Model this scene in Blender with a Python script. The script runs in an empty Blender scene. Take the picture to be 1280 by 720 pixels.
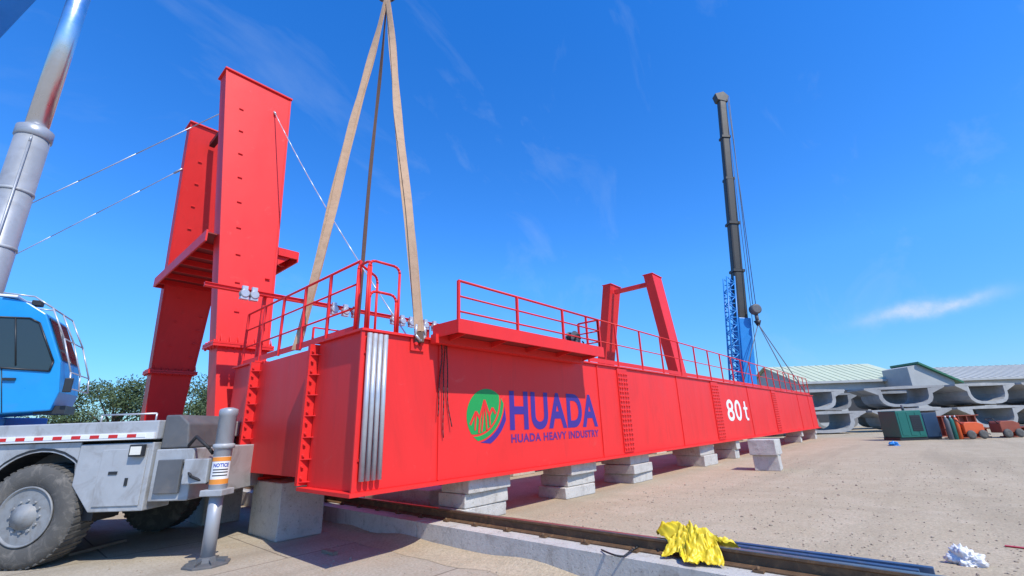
import bpy, bmesh, math, random
from mathutils import Vector as V, Matrix, noise
random.seed(7)
SC=bpy.context.scene; COL=SC.collection
# ------------------------------------------------------------ camera model
FPX=560.0; H=1.6; phi=math.radians(41); th=math.radians(17.2); rho=math.radians(2)
F=V((math.cos(phi),math.sin(phi),0)); R=V((math.sin(phi),-math.cos(phi),0)); Z=V((0,0,1))
fc=F*math.cos(th)+Z*math.sin(th); up0=Z*math.cos(th)-F*math.sin(th)
rx=R*math.cos(rho)-up0*math.sin(rho); uy=R*math.sin(rho)+up0*math.cos(rho)
CAM=V((0,0,H))
def ray(u,v): return rx*(u-640)+uy*(360-v)+fc*FPX
def on_z(u,v,z): d=ray(u,v); return CAM+d*((z-H)/d.z)
def on_y(u,v,y): d=ray(u,v); return CAM+d*(y/d.y)
def on_f(u,v,f): d=ray(u,v); return CAM+d*(f/d.dot(F))
def loc(p): return V((p.dot(R),p.dot(F),p.z))          # world -> (right, forward, z)
def W(r,f,z): return R*r+F*f+Z*z
def proj(p):
    q=V(p)-CAM; d=q.dot(fc); return 640+FPX*q.dot(rx)/d, 360-FPX*q.dot(uy)/d
def X_at(u,y,z):
    a,b=0.5,70.0
    for _ in range(50):
        m=(a+b)/2
        if proj((m,y,z))[0]<u: a=m
        else: b=m
    return a
FR=Matrix(((R.x,F.x,0,0),(R.y,F.y,0,0),(0,0,1,0),(0,0,0,1)))
# ------------------------------------------------------------ materials
def nodes(name):
    m=bpy.data.materials.new(name); m.use_nodes=True; nt=m.node_tree
    return m,nt,nt.nodes['Principled BSDF']
def mix(nt,fac,a,b,mode='MIX'):
    n=nt.nodes.new('ShaderNodeMix'); n.data_type='RGBA'; n.blend_type=mode
    for k,s in ((0,fac),(6,a),(7,b)):
        if hasattr(s,'links') or hasattr(s,'is_linked'): nt.links.new(s,n.inputs[k])
        elif k==0: n.inputs[0].default_value=s
        else: n.inputs[k].default_value=(*s,1)
    return n.outputs[2]
def nz(nt,scale,detail=6,rough=.6,vec=None,dist=0):
    n=nt.nodes.new('ShaderNodeTexNoise'); n.inputs['Scale'].default_value=scale; n.inputs['Detail'].default_value=detail
    n.inputs['Roughness'].default_value=rough; n.inputs['Distortion'].default_value=dist
    if vec: nt.links.new(vec,n.inputs['Vector'])
    return n.outputs['Fac']
def ramp(nt,src,stops):
    n=nt.nodes.new('ShaderNodeValToRGB'); nt.links.new(src,n.inputs[0]); e=n.color_ramp.elements
    e[0].position,e[0].color=stops[0][0],(*[stops[0][1]]*3,1); e[1].position,e[1].color=stops[1][0],(*[stops[1][1]]*3,1)
    return n.outputs[0]
def pos(nt,sc=(1,1,1)):
    g=nt.nodes.new('ShaderNodeNewGeometry'); m=nt.nodes.new('ShaderNodeMapping'); nt.links.new(g.outputs['Position'],m.inputs[0])
    m.inputs['Scale'].default_value=sc; return m.outputs[0]
def bump(nt,b,src,st,dist=.02):
    n=nt.nodes.new('ShaderNodeBump'); n.inputs['Strength'].default_value=st; n.inputs['Distance'].default_value=dist
    nt.links.new(src,n.inputs['Height']); nt.links.new(n.outputs[0],b.inputs['Normal'])
def mat(name,c,rough=.5,metal=0,var=.15,scale=3,dirt=None,dirtamt=.3,bmp=0,spec=.5,streak=False,wave=0):
    m,nt,b=nodes(name); p=pos(nt,(1,1,.25) if streak else (1,1,1))
    dark=tuple(x*(1-var*2) for x in c); lite=tuple(min(1,x*(1+var)) for x in c)
    o=mix(nt,nz(nt,scale,7,.65,p),dark,lite)
    if dirt: o=mix(nt,ramp(nt,nz(nt,scale*.7,8,.7,p,1),((.5,0),(.75,dirtamt))),o,dirt)
    if streak:
        st=nz(nt,9,5,.7,pos(nt,(1,1,.05))); o=mix(nt,ramp(nt,st,((.56,0),(.8,.45))),o,tuple(x*.6+.01 for x in c))
        o=mix(nt,ramp(nt,nz(nt,3.5,8,.75,pos(nt),.8),((.6,0),(.8,.22))),o,(.62,.30,.24))
    nt.links.new(o,b.inputs['Base Color'])
    b.inputs['Metallic'].default_value=metal; b.inputs['Specular IOR Level'].default_value=spec
    r=nt.nodes.new('ShaderNodeMapRange'); nt.links.new(nz(nt,scale*2,5,.6,p),r.inputs[0])
    r.inputs[3].default_value=max(.02,rough-.1); r.inputs[4].default_value=min(1,rough+.15); nt.links.new(r.outputs[0],b.inputs['Roughness'])
    if bmp: bump(nt,b,nz(nt,scale*8,8,.7,p),bmp)
    if wave: bump(nt,b,nz(nt,.9,2,.4,pos(nt)),wave,.05)
    return m
M={}
M['red']=mat('red_paint',(.80,.030,.026),.44,0,.08,1.1,(.52,.025,.02),.55,.0,.3,True,.22)
M['redrail']=mat('red_rail_paint',(.74,.028,.026),.45,0,.1,4,spec=.3)
M['reddark']=mat('red_primer',(.28,.022,.018),.6,0,.15,3,(.12,.03,.02),.5)
M['pipe']=mat('galvanised',(.54,.55,.56),.35,.4,.12,5,(.3,.28,.26),.4)
M['black']=mat('black_rubber',(.022,.022,.024),.7,0,.2,6)
M['blackpaint']=mat('black_paint',(.02,.022,.025),.45,0,.2,2)
M['boomdark']=mat('boom_dark',(.042,.040,.033),.5,0,.2,.8)
M['tyre']=mat('tyre_rubber',(.10,.095,.085),.85,0,.2,7,(.27,.24,.20),.8,.3)
M['rim']=mat('rim_grey',(.28,.29,.29),.55,.1,.2,6,(.15,.13,.11),.8)
M['greypaint']=mat('grey_paint',(.42,.435,.44),.5,.1,.15,3,(.19,.165,.14),.8,.05)
M['darkgrey']=mat('dark_grey_paint',(.12,.125,.13),.6,.1,.2,4,(.2,.17,.14),.6)
M['blue']=mat('cab_blue',(.012,.27,.62),.3,0,.08,3,(.10,.2,.28),.3)
M['boomblue']=mat('boom_blue',(.02,.23,.60),.35,0,.1,2)
M['chrome']=mat('chrome_rod',(.72,.74,.77),.28,1,.05,3)
M['barrel']=mat('cylinder_grey',(.38,.40,.42),.38,.25,.12,2,(.18,.17,.16),.5)
M['sling']=mat('webbing',(.50,.325,.20),.9,0,.12,7,(.26,.165,.10),.7,.2)
M['slingdark']=mat('dark_webbing',(.14,.085,.06),.85,0,.15,14)
M['white']=mat('white_paint',(.78,.78,.76),.5,0,.05,4)
M['wire']=mat('steel_wire',(.6,.61,.63),.4,.5,.1,5)
M['rust']=mat('rail_steel',(.16,.092,.048),.7,.3,.3,9,(.32,.18,.08),.8,.3)
M['railtop']=mat('rail_head',(.42,.36,.28),.3,.85,.2,9,(.25,.14,.07),.5)
M['sign']=mat('sign_orange',(.75,.27,.04),.5,0,.08,9)
M['yellow']=mat('yellow_sheet',(.82,.60,.02),.42,0,.15,9,(.6,.36,.02),.5)
M['bluesteel']=mat('blue_steel',(.05,.11,.21),.45,.3,.25,6,(.2,.2,.2),.6)
M['green']=mat('generator_green',(.01,.13,.10),.45,0,.1,2)
M['navy']=mat('navy_paint',(.02,.05,.10),.45,0,.1,2)
M['brownred']=mat('red_oxide',(.28,.065,.035),.7,0,.2,3)
M['orange']=mat('machine_orange',(.65,.10,.02),.5,0,.1,3)
M['timber']=mat('weathered_timber',(.30,.22,.15),.85,0,.2,5)
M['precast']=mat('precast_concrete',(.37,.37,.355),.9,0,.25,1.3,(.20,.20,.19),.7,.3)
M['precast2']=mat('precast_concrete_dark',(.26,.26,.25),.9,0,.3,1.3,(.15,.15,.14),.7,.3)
M['roof']=mat('pale_roof',(.50,.54,.37),.55,0,.08,.6,(.40,.39,.27),.4,0,.5)
M['roof2']=mat('beige_roof',(.44,.43,.37),.55,0,.08,.6,(.34,.33,.28),.4,0,.5)
M['roofgreen']=mat('green_trim',(.04,.17,.09),.5)
M['wall']=mat('shed_wall',(.42,.43,.41),.7,0,.15,.5,(.28,.27,.25),.5)
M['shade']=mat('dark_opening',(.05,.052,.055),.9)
M['trunk']=mat('bark',(.11,.08,.055),.9,0,.3,4)
M['purple']=mat('logo_violet',(.055,.028,.235),.4,0,.05,4,spec=.3)
M['magenta']=mat('logo_plum',(.12,.025,.19),.4,0,.05,4,spec=.3)
M['logogreen']=mat('logo_green',(.02,.30,.07),.4,0,.05,4,spec=.3)
M['signblue']=mat('sign_blue',(.03,.08,.4),.4,0,.05,4)
M['redtape']=mat('reflector_red',(.6,.02,.02),.35)
M['lamp']=mat('lamp_lens',(.75,.72,.62),.15,0,.05,30)
M['bag']=mat('plastic_bag',(.72,.72,.72),.4,0,.1,20)
def leafmat(name,a,b):
    m,nt,bs=nodes(name); o=mix(nt,nz(nt,.8,5,.6,pos(nt)),a,b); nt.links.new(o,bs.inputs['Base Color']); bs.inputs['Roughness'].default_value=.7
    return m
M['leaf']=leafmat('leaves',(.022,.045,.012),(.085,.12,.035)); M['leaf2']=leafmat('leaves_far',(.035,.06,.03),(.09,.12,.05))
m,nt,b=nodes('cab_glass'); b.inputs['Base Color'].default_value=(.03,.045,.05,1); b.inputs['Roughness'].default_value=.06; M['glass']=m
m,nt,b=nodes('block_concrete'); p=pos(nt)
o=mix(nt,nz(nt,2.2,9,.7,p),(.39,.365,.32),(.62,.59,.53))
o=mix(nt,ramp(nt,nz(nt,5,8,.75,p,.6),((.52,0),(.70,.75))),o,(.28,.245,.20))
o=mix(nt,ramp(nt,nz(nt,38,3,.5,p),((.62,0),(.72,.8))),o,(.17,.155,.135))
st=nz(nt,6,6,.7,pos(nt,(1,1,.12))); o=mix(nt,ramp(nt,st,((.55,0),(.75,.4))),o,(.22,.19,.155))
nt.links.new(o,b.inputs['Base Color']); b.inputs['Roughness'].default_value=.9; bump(nt,b,nz(nt,20,9,.75,p),.6,.02); M['concrete']=m
def groundmat(name,a,b_,c,peb=.4,slab=False):
    m,nt,b=nodes(name); p=pos(nt)
    o=mix(nt,ramp(nt,nz(nt,.16,9,.65,p,.6),((.35,0),(.65,1))),a,b_)
    o=mix(nt,ramp(nt,nz(nt,1.3,9,.72,p,.4),((.46,0),(.7,.8))),o,c)
    tr=nz(nt,.8,6,.6,pos(nt,(.10,1.3,1)),.3); o=mix(nt,ramp(nt,tr,((.52,0),(.68,.75))),o,tuple(x*.72 for x in a))
    tr=nz(nt,1.7,5,.6,pos(nt,(1.2,.14,1)),.3); o=mix(nt,ramp(nt,tr,((.56,0),(.70,.5))),o,tuple(x*.75 for x in a))
    v=nt.nodes.new('ShaderNodeTexVoronoi'); v.inputs['Scale'].default_value=55; nt.links.new(p,v.inputs['Vector'])
    sp=nt.nodes.new('ShaderNodeSeparateColor'); nt.links.new(v.outputs['Color'],sp.inputs[0])
    o=mix(nt,ramp(nt,sp.outputs[0],((.55,0),(.98,peb))),o,tuple(x*.5 for x in a))
    o=mix(nt,ramp(nt,sp.outputs[1],((.75,0),(1,peb*.7))),o,tuple(min(1,x*1.3) for x in a))
    o=mix(nt,ramp(nt,nz(nt,30,8,.75,p),((.40,.45),(.62,0))),o,tuple(x*.5 for x in c))
    if slab:
        br=nt.nodes.new('ShaderNodeTexBrick'); nt.links.new(pos(nt,(1,1,1)),br.inputs['Vector']); br.inputs['Scale'].default_value=1; br.inputs['Brick Width'].default_value=3.1; br.inputs['Row Height'].default_value=2.3
        br.inputs['Mortar Size'].default_value=.012; br.inputs['Color1'].default_value=(0,0,0,1); br.inputs['Color2'].default_value=(.12,.12,.12,1); br.inputs['Mortar'].default_value=(.8,.8,.8,1)
        o=mix(nt,br.outputs['Color'],o,(.15,.12,.09))
    nt.links.new(o,b.inputs['Base Color']); b.inputs['Roughness'].default_value=.95; b.inputs['Specular IOR Level'].default_value=.1
    ad=nt.nodes.new('ShaderNodeMath'); ad.operation='ADD'; nt.links.new(nz(nt,9,10,.75,p),ad.inputs[0]); nt.links.new(sp.outputs[0],ad.inputs[1])
    bump(nt,b,ad.outputs[0],.55,.025); return m
M['gravel']=groundmat('sandy_gravel',(.515,.42,.285),(.455,.37,.245),(.59,.49,.35),.45)
M['yard']=groundmat('dusty_concrete',(.48,.415,.315),(.53,.47,.37),(.42,.345,.24),.12,True)
M['stone']=mat('stones',(.42,.34,.245),.9,0,.35,9)
# ------------------------------------------------------------ mesh builder
class MB:
    def __init__(s): s.bm=bmesh.new()
    def hexa(s,p):
        v=[s.bm.verts.new(q) for q in p]
        for f in ((0,3,2,1),(4,5,6,7),(0,1,5,4),(1,2,6,5),(2,3,7,6),(3,0,4,7)): s.bm.faces.new([v[i] for i in f])
        return s
    def box(s,x0,x1,y0,y1,z0,z1):
        return s.hexa([(x0,y0,z0),(x1,y0,z0),(x1,y1,z0),(x0,y1,z0),(x0,y0,z1),(x1,y0,z1),(x1,y1,z1),(x0,y1,z1)])
    def cbox(s,c,sz,rz=0):
        m=Matrix.Rotation(rz,3,'Z'); c=V(c); x,y,z=[k/2 for k in sz]
        return s.hexa([c+m@V(q) for q in ((-x,-y,-z),(x,-y,-z),(x,y,-z),(-x,y,-z),(-x,-y,z),(x,-y,z),(x,y,z),(-x,y,z))])
    def prism(s,poly,ext):
        ext=V(ext); a=[s.bm.verts.new(q) for q in poly]; b=[s.bm.verts.new(V(q)+ext) for q in poly]; n=len(a)
        s.bm.faces.new(a); s.bm.faces.new(b[::-1])
        for i in range(n): s.bm.faces.new((a[i],b[i],b[(i+1)%n],a[(i+1)%n]))
        return s
    def tube(s,p,q,r,r2=None,n=10,cap=True):
        p,q=V(p),V(q); r2=r if r2 is None else r2; d=(q-p).normalized()
        a=d.orthogonal().normalized(); b=d.cross(a)
        A=[s.bm.verts.new(p+(a*math.cos(t)+b*math.sin(t))*r) for t in [2*math.pi*i/n for i in range(n)]]
        B=[s.bm.verts.new(q+(a*math.cos(t)+b*math.sin(t))*r2) for t in [2*math.pi*i/n for i in range(n)]]
        for i in range(n):
            f=s.bm.faces.new((A[i],A[(i+1)%n],B[(i+1)%n],B[i])); f.smooth=True
        if cap: s.bm.faces.new(A[::-1]); s.bm.faces.new(B)
        return s
    def path(s,pts,r,n=8):
        for i in range(len(pts)-1): s.tube(pts[i],pts[i+1],r,n=n)
        return s
    def ribbon(s,cs,ws,hs):
        rings=[[s.bm.verts.new(c-w-h),s.bm.verts.new(c+w-h),s.bm.verts.new(c+w+h),s.bm.verts.new(c-w+h)] for c,w,h in zip(cs,ws,hs)]
        for A,B in zip(rings,rings[1:]):
            for i in range(4): s.bm.faces.new((A[i],A[(i+1)%4],B[(i+1)%4],B[i]))
        s.bm.faces.new(rings[0][::-1]); s.bm.faces.new(rings[-1]); return s
    def lathe(s,prof,o,ax,n=40,smooth=True):
        o,ax=V(o),V(ax).normalized(); a=ax.orthogonal().normalized(); b=ax.cross(a); rings=[]
        for (rad,h) in prof:
            rings.append([s.bm.verts.new(o+ax*h+(a*math.cos(2*math.pi*i/n)+b*math.sin(2*math.pi*i/n))*max(rad,1e-4)) for i in range(n)])
        for k in range(len(rings)-1):
            for i in range(n):
                f=s.bm.faces.new((rings[k][i],rings[k][(i+1)%n],rings[k+1][(i+1)%n],rings[k+1][i])); f.smooth=smooth
        s.bm.faces.new(rings[0][::-1]); s.bm.faces.new(rings[-1]); return s
    def bar(s,p,q,w,h,wd):
        p,q=V(p),V(q); d=(q-p).normalized(); wv=(V(wd)-d*V(wd).dot(d)).normalized(); hv=d.cross(wv)
        c=[(-1,-1),(1,-1),(1,1),(-1,1)]
        return s.hexa([p+wv*a*w/2+hv*b*h/2 for a,b in c]+[q+wv*a*w/2+hv*b*h/2 for a,b in c])
def build(name,mb,m,parent=None,frame=None,bevel=0,label=None,recalc=True):
    bm=mb.bm
    if frame is not None: bm.transform(frame)
    if recalc: bmesh.ops.recalc_face_normals(bm,faces=bm.faces)
    if parent is not None: bm.transform(WM[parent.name].inverted()); L=None
    else:
        xs=[v.co for v in bm.verts]; mn=V((min(v.x for v in xs),min(v.y for v in xs),min(v.z for v in xs))); mx=V((max(v.x for v in xs),max(v.y for v in xs),max(v.z for v in xs)))
        L=V(((mn.x+mx.x)/2,(mn.y+mx.y)/2,mn.z)); bm.transform(Matrix.Translation(-L))
    me=bpy.data.meshes.new(name); bm.to_mesh(me); bm.free()
    me.materials.append(M[m] if isinstance(m,str) else m)
    o=bpy.data.objects.new(name,me); COL.objects.link(o)
    if parent is not None: o.parent=parent; WM[o.name]=WM[parent.name].copy()
    else: o.location=L; WM[o.name]=Matrix.Translation(L)
    if bevel:
        b=o.modifiers.new('b','BEVEL'); b.width=bevel; b.segments=2; b.limit_method='ANGLE'
    if label: o['label']=label
    return o
def each(name,mbs,m,parent,frame=None,bevel=0): return [build(name,x,m,parent,frame,bevel) for x in mbs]
WM={}
def tag(o,label,cat,group=None):
    o['label']=label; o['category']=cat
    if group: o['group']=group
    return o
def thing(name,label,cat,l,rz=0,group=None):
    o=bpy.data.objects.new(name,None); COL.objects.link(o); o.location=l; o.rotation_euler=(0,0,rz)
    o.empty_display_size=.2
    WM[o.name]=Matrix.Translation(V(l))@Matrix.Rotation(rz,4,'Z'); return tag(o,label,cat,group)
def struct(name,mb,m): o=build(name,mb,m); o['kind']='structure'; return o
# ------------------------------------------------------------ ground, rail foundation
GZ=.23
mb=MB(); mb.box(5.3,3000,-1500,3000,-.6,GZ); struct('gravel_ground',mb,'gravel')
mb=MB(); mb.box(-3000,4.55,-1500,3000,-.6,0); struct('yard_ground',mb,'yard')
mb=MB()
y=-30.0
while y<60:
    mb.box(4.555,5.295,y,y+5.97,-.5,.30); mb.box(4.57,5.28,y+5.97,y+6,-.5,.285); y+=6
o=struct('rail_foundation',mb,'concrete')
def stones(n,fn,name):
    mb=MB()
    for i in range(n):
        x,y,z=fn(); r=random.uniform(.005,.016)*(1 if random.random()<.95 else 2)
        t=Matrix.Translation((x,y,z+r*.25))@Matrix.Rotation(random.random()*6,4,'Z')@Matrix.Diagonal((r,r*random.uniform(.6,1),r*random.uniform(.4,.8),1))
        g=bmesh.ops.create_icosphere(mb.bm,subdivisions=1,radius=1,matrix=t)
    o=build(name,mb,'stone'); o['kind']='stuff'; o['label']='loose small stones strewn over the sandy ground'; return o
def f1():
    t=random.random()**1.8; return 5.35+t*14,-2+random.random()*7+t*-2*random.random(),GZ
stones(2600,f1,'gravel_stones')
def f2(): return (random.uniform(1.4,4.5),random.uniform(1.5,9),0) if random.random()<.5 else (4.5-abs(random.gauss(0,.18)),random.uniform(1.5,9),0)
stones(600,f2,'yard_stones')
mb=MB(); g=[]
for i in range(60):
    y=-2+i*.2; row=[]
    for j,(k,hh) in enumerate(((0,.09),(.12,.05),(.3,.02),(.55,.001))):
        row.append(mb.bm.verts.new((4.553-k*(.8+.5*noise.noise(V((y*1.3,j,0)))),y,.002+max(0,hh*(.8+1.1*noise.noise(V((y*.9,j*.3,2))))))))
    g.append(row)
for i in range(59):
    for j in range(3): f=mb.bm.faces.new((g[i][j],g[i][j+1],g[i+1][j+1],g[i+1][j])); f.smooth=True
o=build('sand_drift',mb,'gravel'); o['kind']='stuff'; o['label']='low drift of sand against the concrete rail strip'
# ------------------------------------------------------------ steel rail
t=thing('crane_rail','long rusty steel rail on the concrete strip running under the red girder','rail',(4.9,3,.30))
def profile(pts,x,z,y0,y1): return MB().prism([(x+a,y0,z+b) for a,b in pts],(0,y1-y0,0))
build('rail_body',profile([(-.075,0),(.075,0),(.075,.012),(.012,.03),(.012,.10),(.034,.115),(.034,.135),(-.034,.135),(-.034,.115),(-.012,.10),(-.012,.03),(-.075,.012)],4.9,.302,-25,50),'rust',t)
build('rail_head',profile([(-.03,.136),(.03,.136),(.026,.142),(-.026,.142)],4.9,.302,-25,50),'railtop',t)
for k in range(18):
    y=-.4+k*.6
    for s in (-1,1):
        mb=MB(); mb.cbox((4.9+s*.10,y,.312),(.07,.09,.02)); mb.tube((4.9+s*.115,y,.31),(4.9+s*.115,y,.352),.016,n=6)
        build('rail_clip',mb,'rust',t)
# ------------------------------------------------------------ the red girder assembly
GX0,GX1=3.15,36.5; Y0,Y1,Y2,Y3=5.4,6.65,9.1,10.2; ZB,ZT=.90,2.93
G=thing('gantry_girder','long red double box girder with a company name, resting on concrete blocks','crane girder',(GX0,Y0,.86))
mb=MB(); mb.box(GX0,GX1,Y0,Y1,ZB,ZT-.03); build('girder_box',mb,'red',G,bevel=.006,label='near red box girder carrying the lettering')
mb=MB(); mb.box(GX0,GX1,Y2,Y3,ZB,ZT-.03); build('girder_box',mb,'red',G,bevel=.006,label='far red box girder behind the lettered one')
for ya,yb in ((Y0,Y1),(Y2,Y3)):
    build('bottom_flange',MB().box(GX0-.12,GX1+.05,ya-.11,yb+.05,ZB-.045,ZB-.001),'red',G)
    build('top_flange',MB().box(GX0-.06,GX1+.05,ya-.05,yb+.04,ZT-.029,ZT+.004),'red',G)
build('end_beam',MB().box(GX0+.03,4.4,Y1+.005,Y2-.005,1.0,ZT-.06),'red',G,bevel=.006)
build('end_beam',MB().box(35.2,36.4,Y1+.005,Y2-.005,1.0,ZT-.06),'red',G,bevel=.006)
for yc in (Y1+.06,Y2-.06):
    mb=MB(); mb.box(GX0-.13,GX0+.028,yc-.035,yc-.003,ZB+.02,ZT-.04); mb.box(GX0-.13,GX0+.028,yc+.003,yc+.035,ZB+.02,ZT-.04)
    for k in range(13):
        z=ZB+.12+k*.147
        mb.tube((GX0-.085,yc-.075,z),(GX0-.085,yc+.075,z),.021,n=6)
        if k%2==0:
            mb.prism([(GX0-.12,yc+.034,z-.06),(GX0+.02,yc+.034,z-.06),(GX0+.02,yc+.15,z-.06)],(0,0,.014))
            mb.prism([(GX0-.12,yc-.034,z-.06),(GX0+.02,yc-.034,z-.06),(GX0+.02,yc-.15,z-.06)],(0,0,.014))
    build('bolted_flange',mb,'redrail',G)
build('end_plate',MB().box(GX0-.055,GX0-.003,Y0-.03,Y0+.0,ZB,ZT-.03),'redrail',G)
for u in (781,897,970):
    x=X_at(u,Y0,1.9); w=.24 if u<800 else .36
    mb=MB(); mb.box(x-w,x+w,Y0-.03,Y0-.002,ZB+.05,ZT-.05)
    for k in range(17):
        for c in (-.75,-.28,.28,.75):
            mb.tube((x+c*w,Y0-.01,ZB+.13+k*.107),(x+c*w,Y0-.065,ZB+.13+k*.107),.028,n=6)
    build('splice_plate',mb,'redrail',G)
for u in (548,750,850,938,1000,1013):
    x=X_at(u,Y0,1.9); build('web_seam',MB().box(x-.014,x+.014,Y0-.022,Y0-.001,ZB+.01,ZT-.04),'red',G)
for u in (457,464,471,478):
    x=X_at(u,Y0-.06,1.9); mb=MB().tube((x,Y0-.06,1.02),(x,Y0-.06,ZT-.06),.034,n=14)
    build('conduit_pipe',mb,'pipe',G)
for z in (1.25,2.6): build('pipe_bracket',MB().box(X_at(453,Y0-.06,1.9),X_at(482,Y0-.06,1.9),Y0-.022,Y0-.001,z,z+.03),'redrail',G)
for k,(u,zb) in enumerate(((549,1.75),(553,1.45),(557,1.6))):
    x=X_at(u,Y0-.05,1.9); pts=[]
    for i in range(15):
        s=i/14; pts.append((x+.03*math.sin(s*5+k)+.05*k*s,Y0-.05-.02*math.sin(s*9+k*2),ZT+.03-(ZT-zb)*s))
    build('hanging_cable',MB().path(pts,.008),'black',G)
def railing(pts,h,hb=None,mid=(.5,),step=1.2,r=.02,label=None):
    mb=MB(); A=[V(p) for p in pts]
    for i in range(len(A)-1):
        mb.tube(A[i]+Z*h,A[i+1]+Z*h,r)
        for m_ in mid: mb.tube(A[i]+Z*h*m_,A[i+1]+Z*h*m_,r*.75)
        mb.bar(A[i]+Z*.06,A[i+1]+Z*.06,.10,.008,Z)
    o=build('railing',mb,'redrail',G,label=label)
    for i in range(len(A)-1):
        n=max(1,round((A[i+1]-A[i]).length/step))
        for k in range(n+(1 if i==len(A)-2 else 0)):
            p=A[i].lerp(A[i+1],k/n); build('railing_post',MB().bar(p,p+Z*h,.04,.04,(1,0,0)),'redrail',o)
    return o
ZD=ZT+.01
railing([(3.22,10.1,ZD),(3.22,5.75,ZD)],1.08,step=.95,mid=(.35,.68),label='handrail across the near end of the girders')
xa,xb,YW,ZW=4.33,8.35,4.80,3.03
railing([(xa,YW+.03,ZW),(xb,YW+.03,ZW)],.71,step=1.3,mid=(.33,.66),label='handrail of the projecting side walkway')
railing([(xb+.4,5.38,ZD),(35.5,5.38,ZD)],1.05,step=1.35,mid=(.5,),r=.018,label='long handrail running along the girder to its far end')
railing([(xb,YW+.05,ZW),(xb,5.34,ZW)],.71,step=.6,mid=(.33,.66),label='short return of the walkway handrail')
railing([(4.6,10.1,ZD),(20,10.1,ZD)],1.0,step=1.6,mid=(.5,),r=.018,label='handrail on the far girder')
def hoop(p,q,h,r=.02):
    p,q=V(p),V(q); d=(q-p); L=d.length; d/=L; c=min(.1,L/2.2); pts=[p,p+Z*(h-c)]
    for a in (30,60,90): pts.append(p+d*(c-c*math.cos(math.radians(a)))+Z*(h-c+c*math.sin(math.radians(a))))
    for a in (90,60,30,0): pts.append(q-d*(c-c*math.cos(math.radians(a)))+Z*(h-c+c*math.sin(math.radians(a))))
    pts.append(q); return MB().path(pts,r)
x0,x1=X_at(458,5.45,3.5),X_at(497,5.45,3.5)
for (p,q,hh) in (((x0,5.42,ZD),(x1,5.42,ZD),1.0),((x0,5.70,ZD),(x1+.05,6.1,ZD),1.02),((3.2,5.42,ZD),(3.2,5.74,ZD),1.0),((x0+.04,5.42,ZD),(x1-.04,5.42,ZD),.55)):
    build('ladder_hoop',hoop(p,q,hh),'redrail',G)
mb=MB(); mb.box(xa-.03,xb,YW+.01,5.36,ZW-.05,ZW-.012); build('walkway_deck',mb,'reddark',G)
build('kick_plate',MB().box(xa-.05,xb+.03,YW-.025,YW+.005,ZW-.10,ZW+.11),'red',G); build('kick_plate',MB().box(xa-.05,xa-.034,YW+.007,5.36,ZW-.10,ZW+.1),'red',G)
build('walkway_bearer',MB().box(xa-.1,xb-.1,5.22,5.345,ZW-.19,ZW-.055),'red',G)
for k in range(5):
    x=xa+.15+k*(xb-xa-.3)/4
    build('walkway_bracket',MB().prism([(x,YW+.02,ZW-.052),(x,5.21,ZW-.052),(x,5.21,ZW-.14),(x,YW+.02,ZW-.085)],(.02,0,0)),'red',G)
c=on_y(716,424,4.95); c.z=max(c.z,ZW+.16); mb=MB()
mb.lathe([(.16,-.07),(.16,-.06),(.05,-.055),(.05,.055),(.16,.06),(.16,.07)],c,(0,1,0),24); mb.box(c.x-.03,c.x+.03,c.y-.09,c.y-.05,ZW-.01,c.z)
o=build('cable_reel',mb,'darkgrey',G); build('reel_cable',MB().lathe([(.13,-.05),(.14,-.02),(.13,0),(.14,.02),(.13,.05)],c,(0,1,0),24),'black',o)
pts=[c+V((.12*math.cos(a)+.02*a,-.10,.12*math.sin(a)-.02*a)) for a in [k*.5 for k in range(16)]]; build('loose_hose',MB().path(pts,.016),'black',o)
tz=4.36
mb=MB(); mb.box(2.2,9.6,9.47,9.53,tz-.05,tz); mb.box(2.2,9.6,9.44,9.56,tz+.0005,tz+.012); mb.box(2.2,9.6,9.44,9.56,tz-.062,tz-.0505)
o=build('festoon_track',mb,'redrail',G)
for x in (3.3,5.4,7.5,9.4): build('track_post',MB().bar((x,9.6,ZD),(x,9.6,tz-.01),.06,.06,(1,0,0)),'redrail',o)
for u in (306,318,418,432,444,492,503,514,532,543):
    x=X_at(u,9.4,4.3); mb=MB()
    mb.lathe([(.07,-.07),(.09,-.04),(.06,0),(.09,.04),(.07,.07)],(x,9.40,tz-.11),(0,1,0),12); mb.box(x-.05,x+.05,9.38,9.44,tz-.18,tz+.05); mb.cbox((x,9.4,tz-.2),(.14,.10,.05))
    build('cable_trolley',mb,'pipe',G)
B=on_y(523,423,Y0-.04)
mb=MB(); mb.box(B.x-.12,B.x+.12,Y0-.03,Y0-.003,ZT-.22,ZT-.035); mb.tube((B.x-.05,Y0-.02,ZT-.12),(B.x-.05,Y0-.07,ZT-.12),.025,n=8); mb.tube((B.x+.05,Y0-.02,ZT-.12),(B.x+.05,Y0-.07,ZT-.12),.025,n=8)
build('lifting_lug',mb,'redrail',G)
def textbm(s,bold,sp=1.0):
    cu=bpy.data.curves.new('txt','FONT'); cu.body=s; cu.size=1; cu.offset=bold; cu.resolution_u=6; cu.space_character=sp
    ob=bpy.data.objects.new('txt',cu); COL.objects.link(ob); dg=bpy.context.evaluated_depsgraph_get(); dg.update()
    me=bpy.data.meshes.new_from_object(ob.evaluated_get(dg)); bpy.data.objects.remove(ob)
    mb=MB(); mb.bm.from_mesh(me); vs=[v.co for v in mb.bm.verts]
    a,b=min(v.x for v in vs),max(v.x for v in vs); c,d=min(v.y for v in vs),max(v.y for v in vs)
    for v in mb.bm.verts: v.co=V(((v.co.x-a)/(b-a),0,(v.co.y-c)/(d-c)))
    return mb
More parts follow.
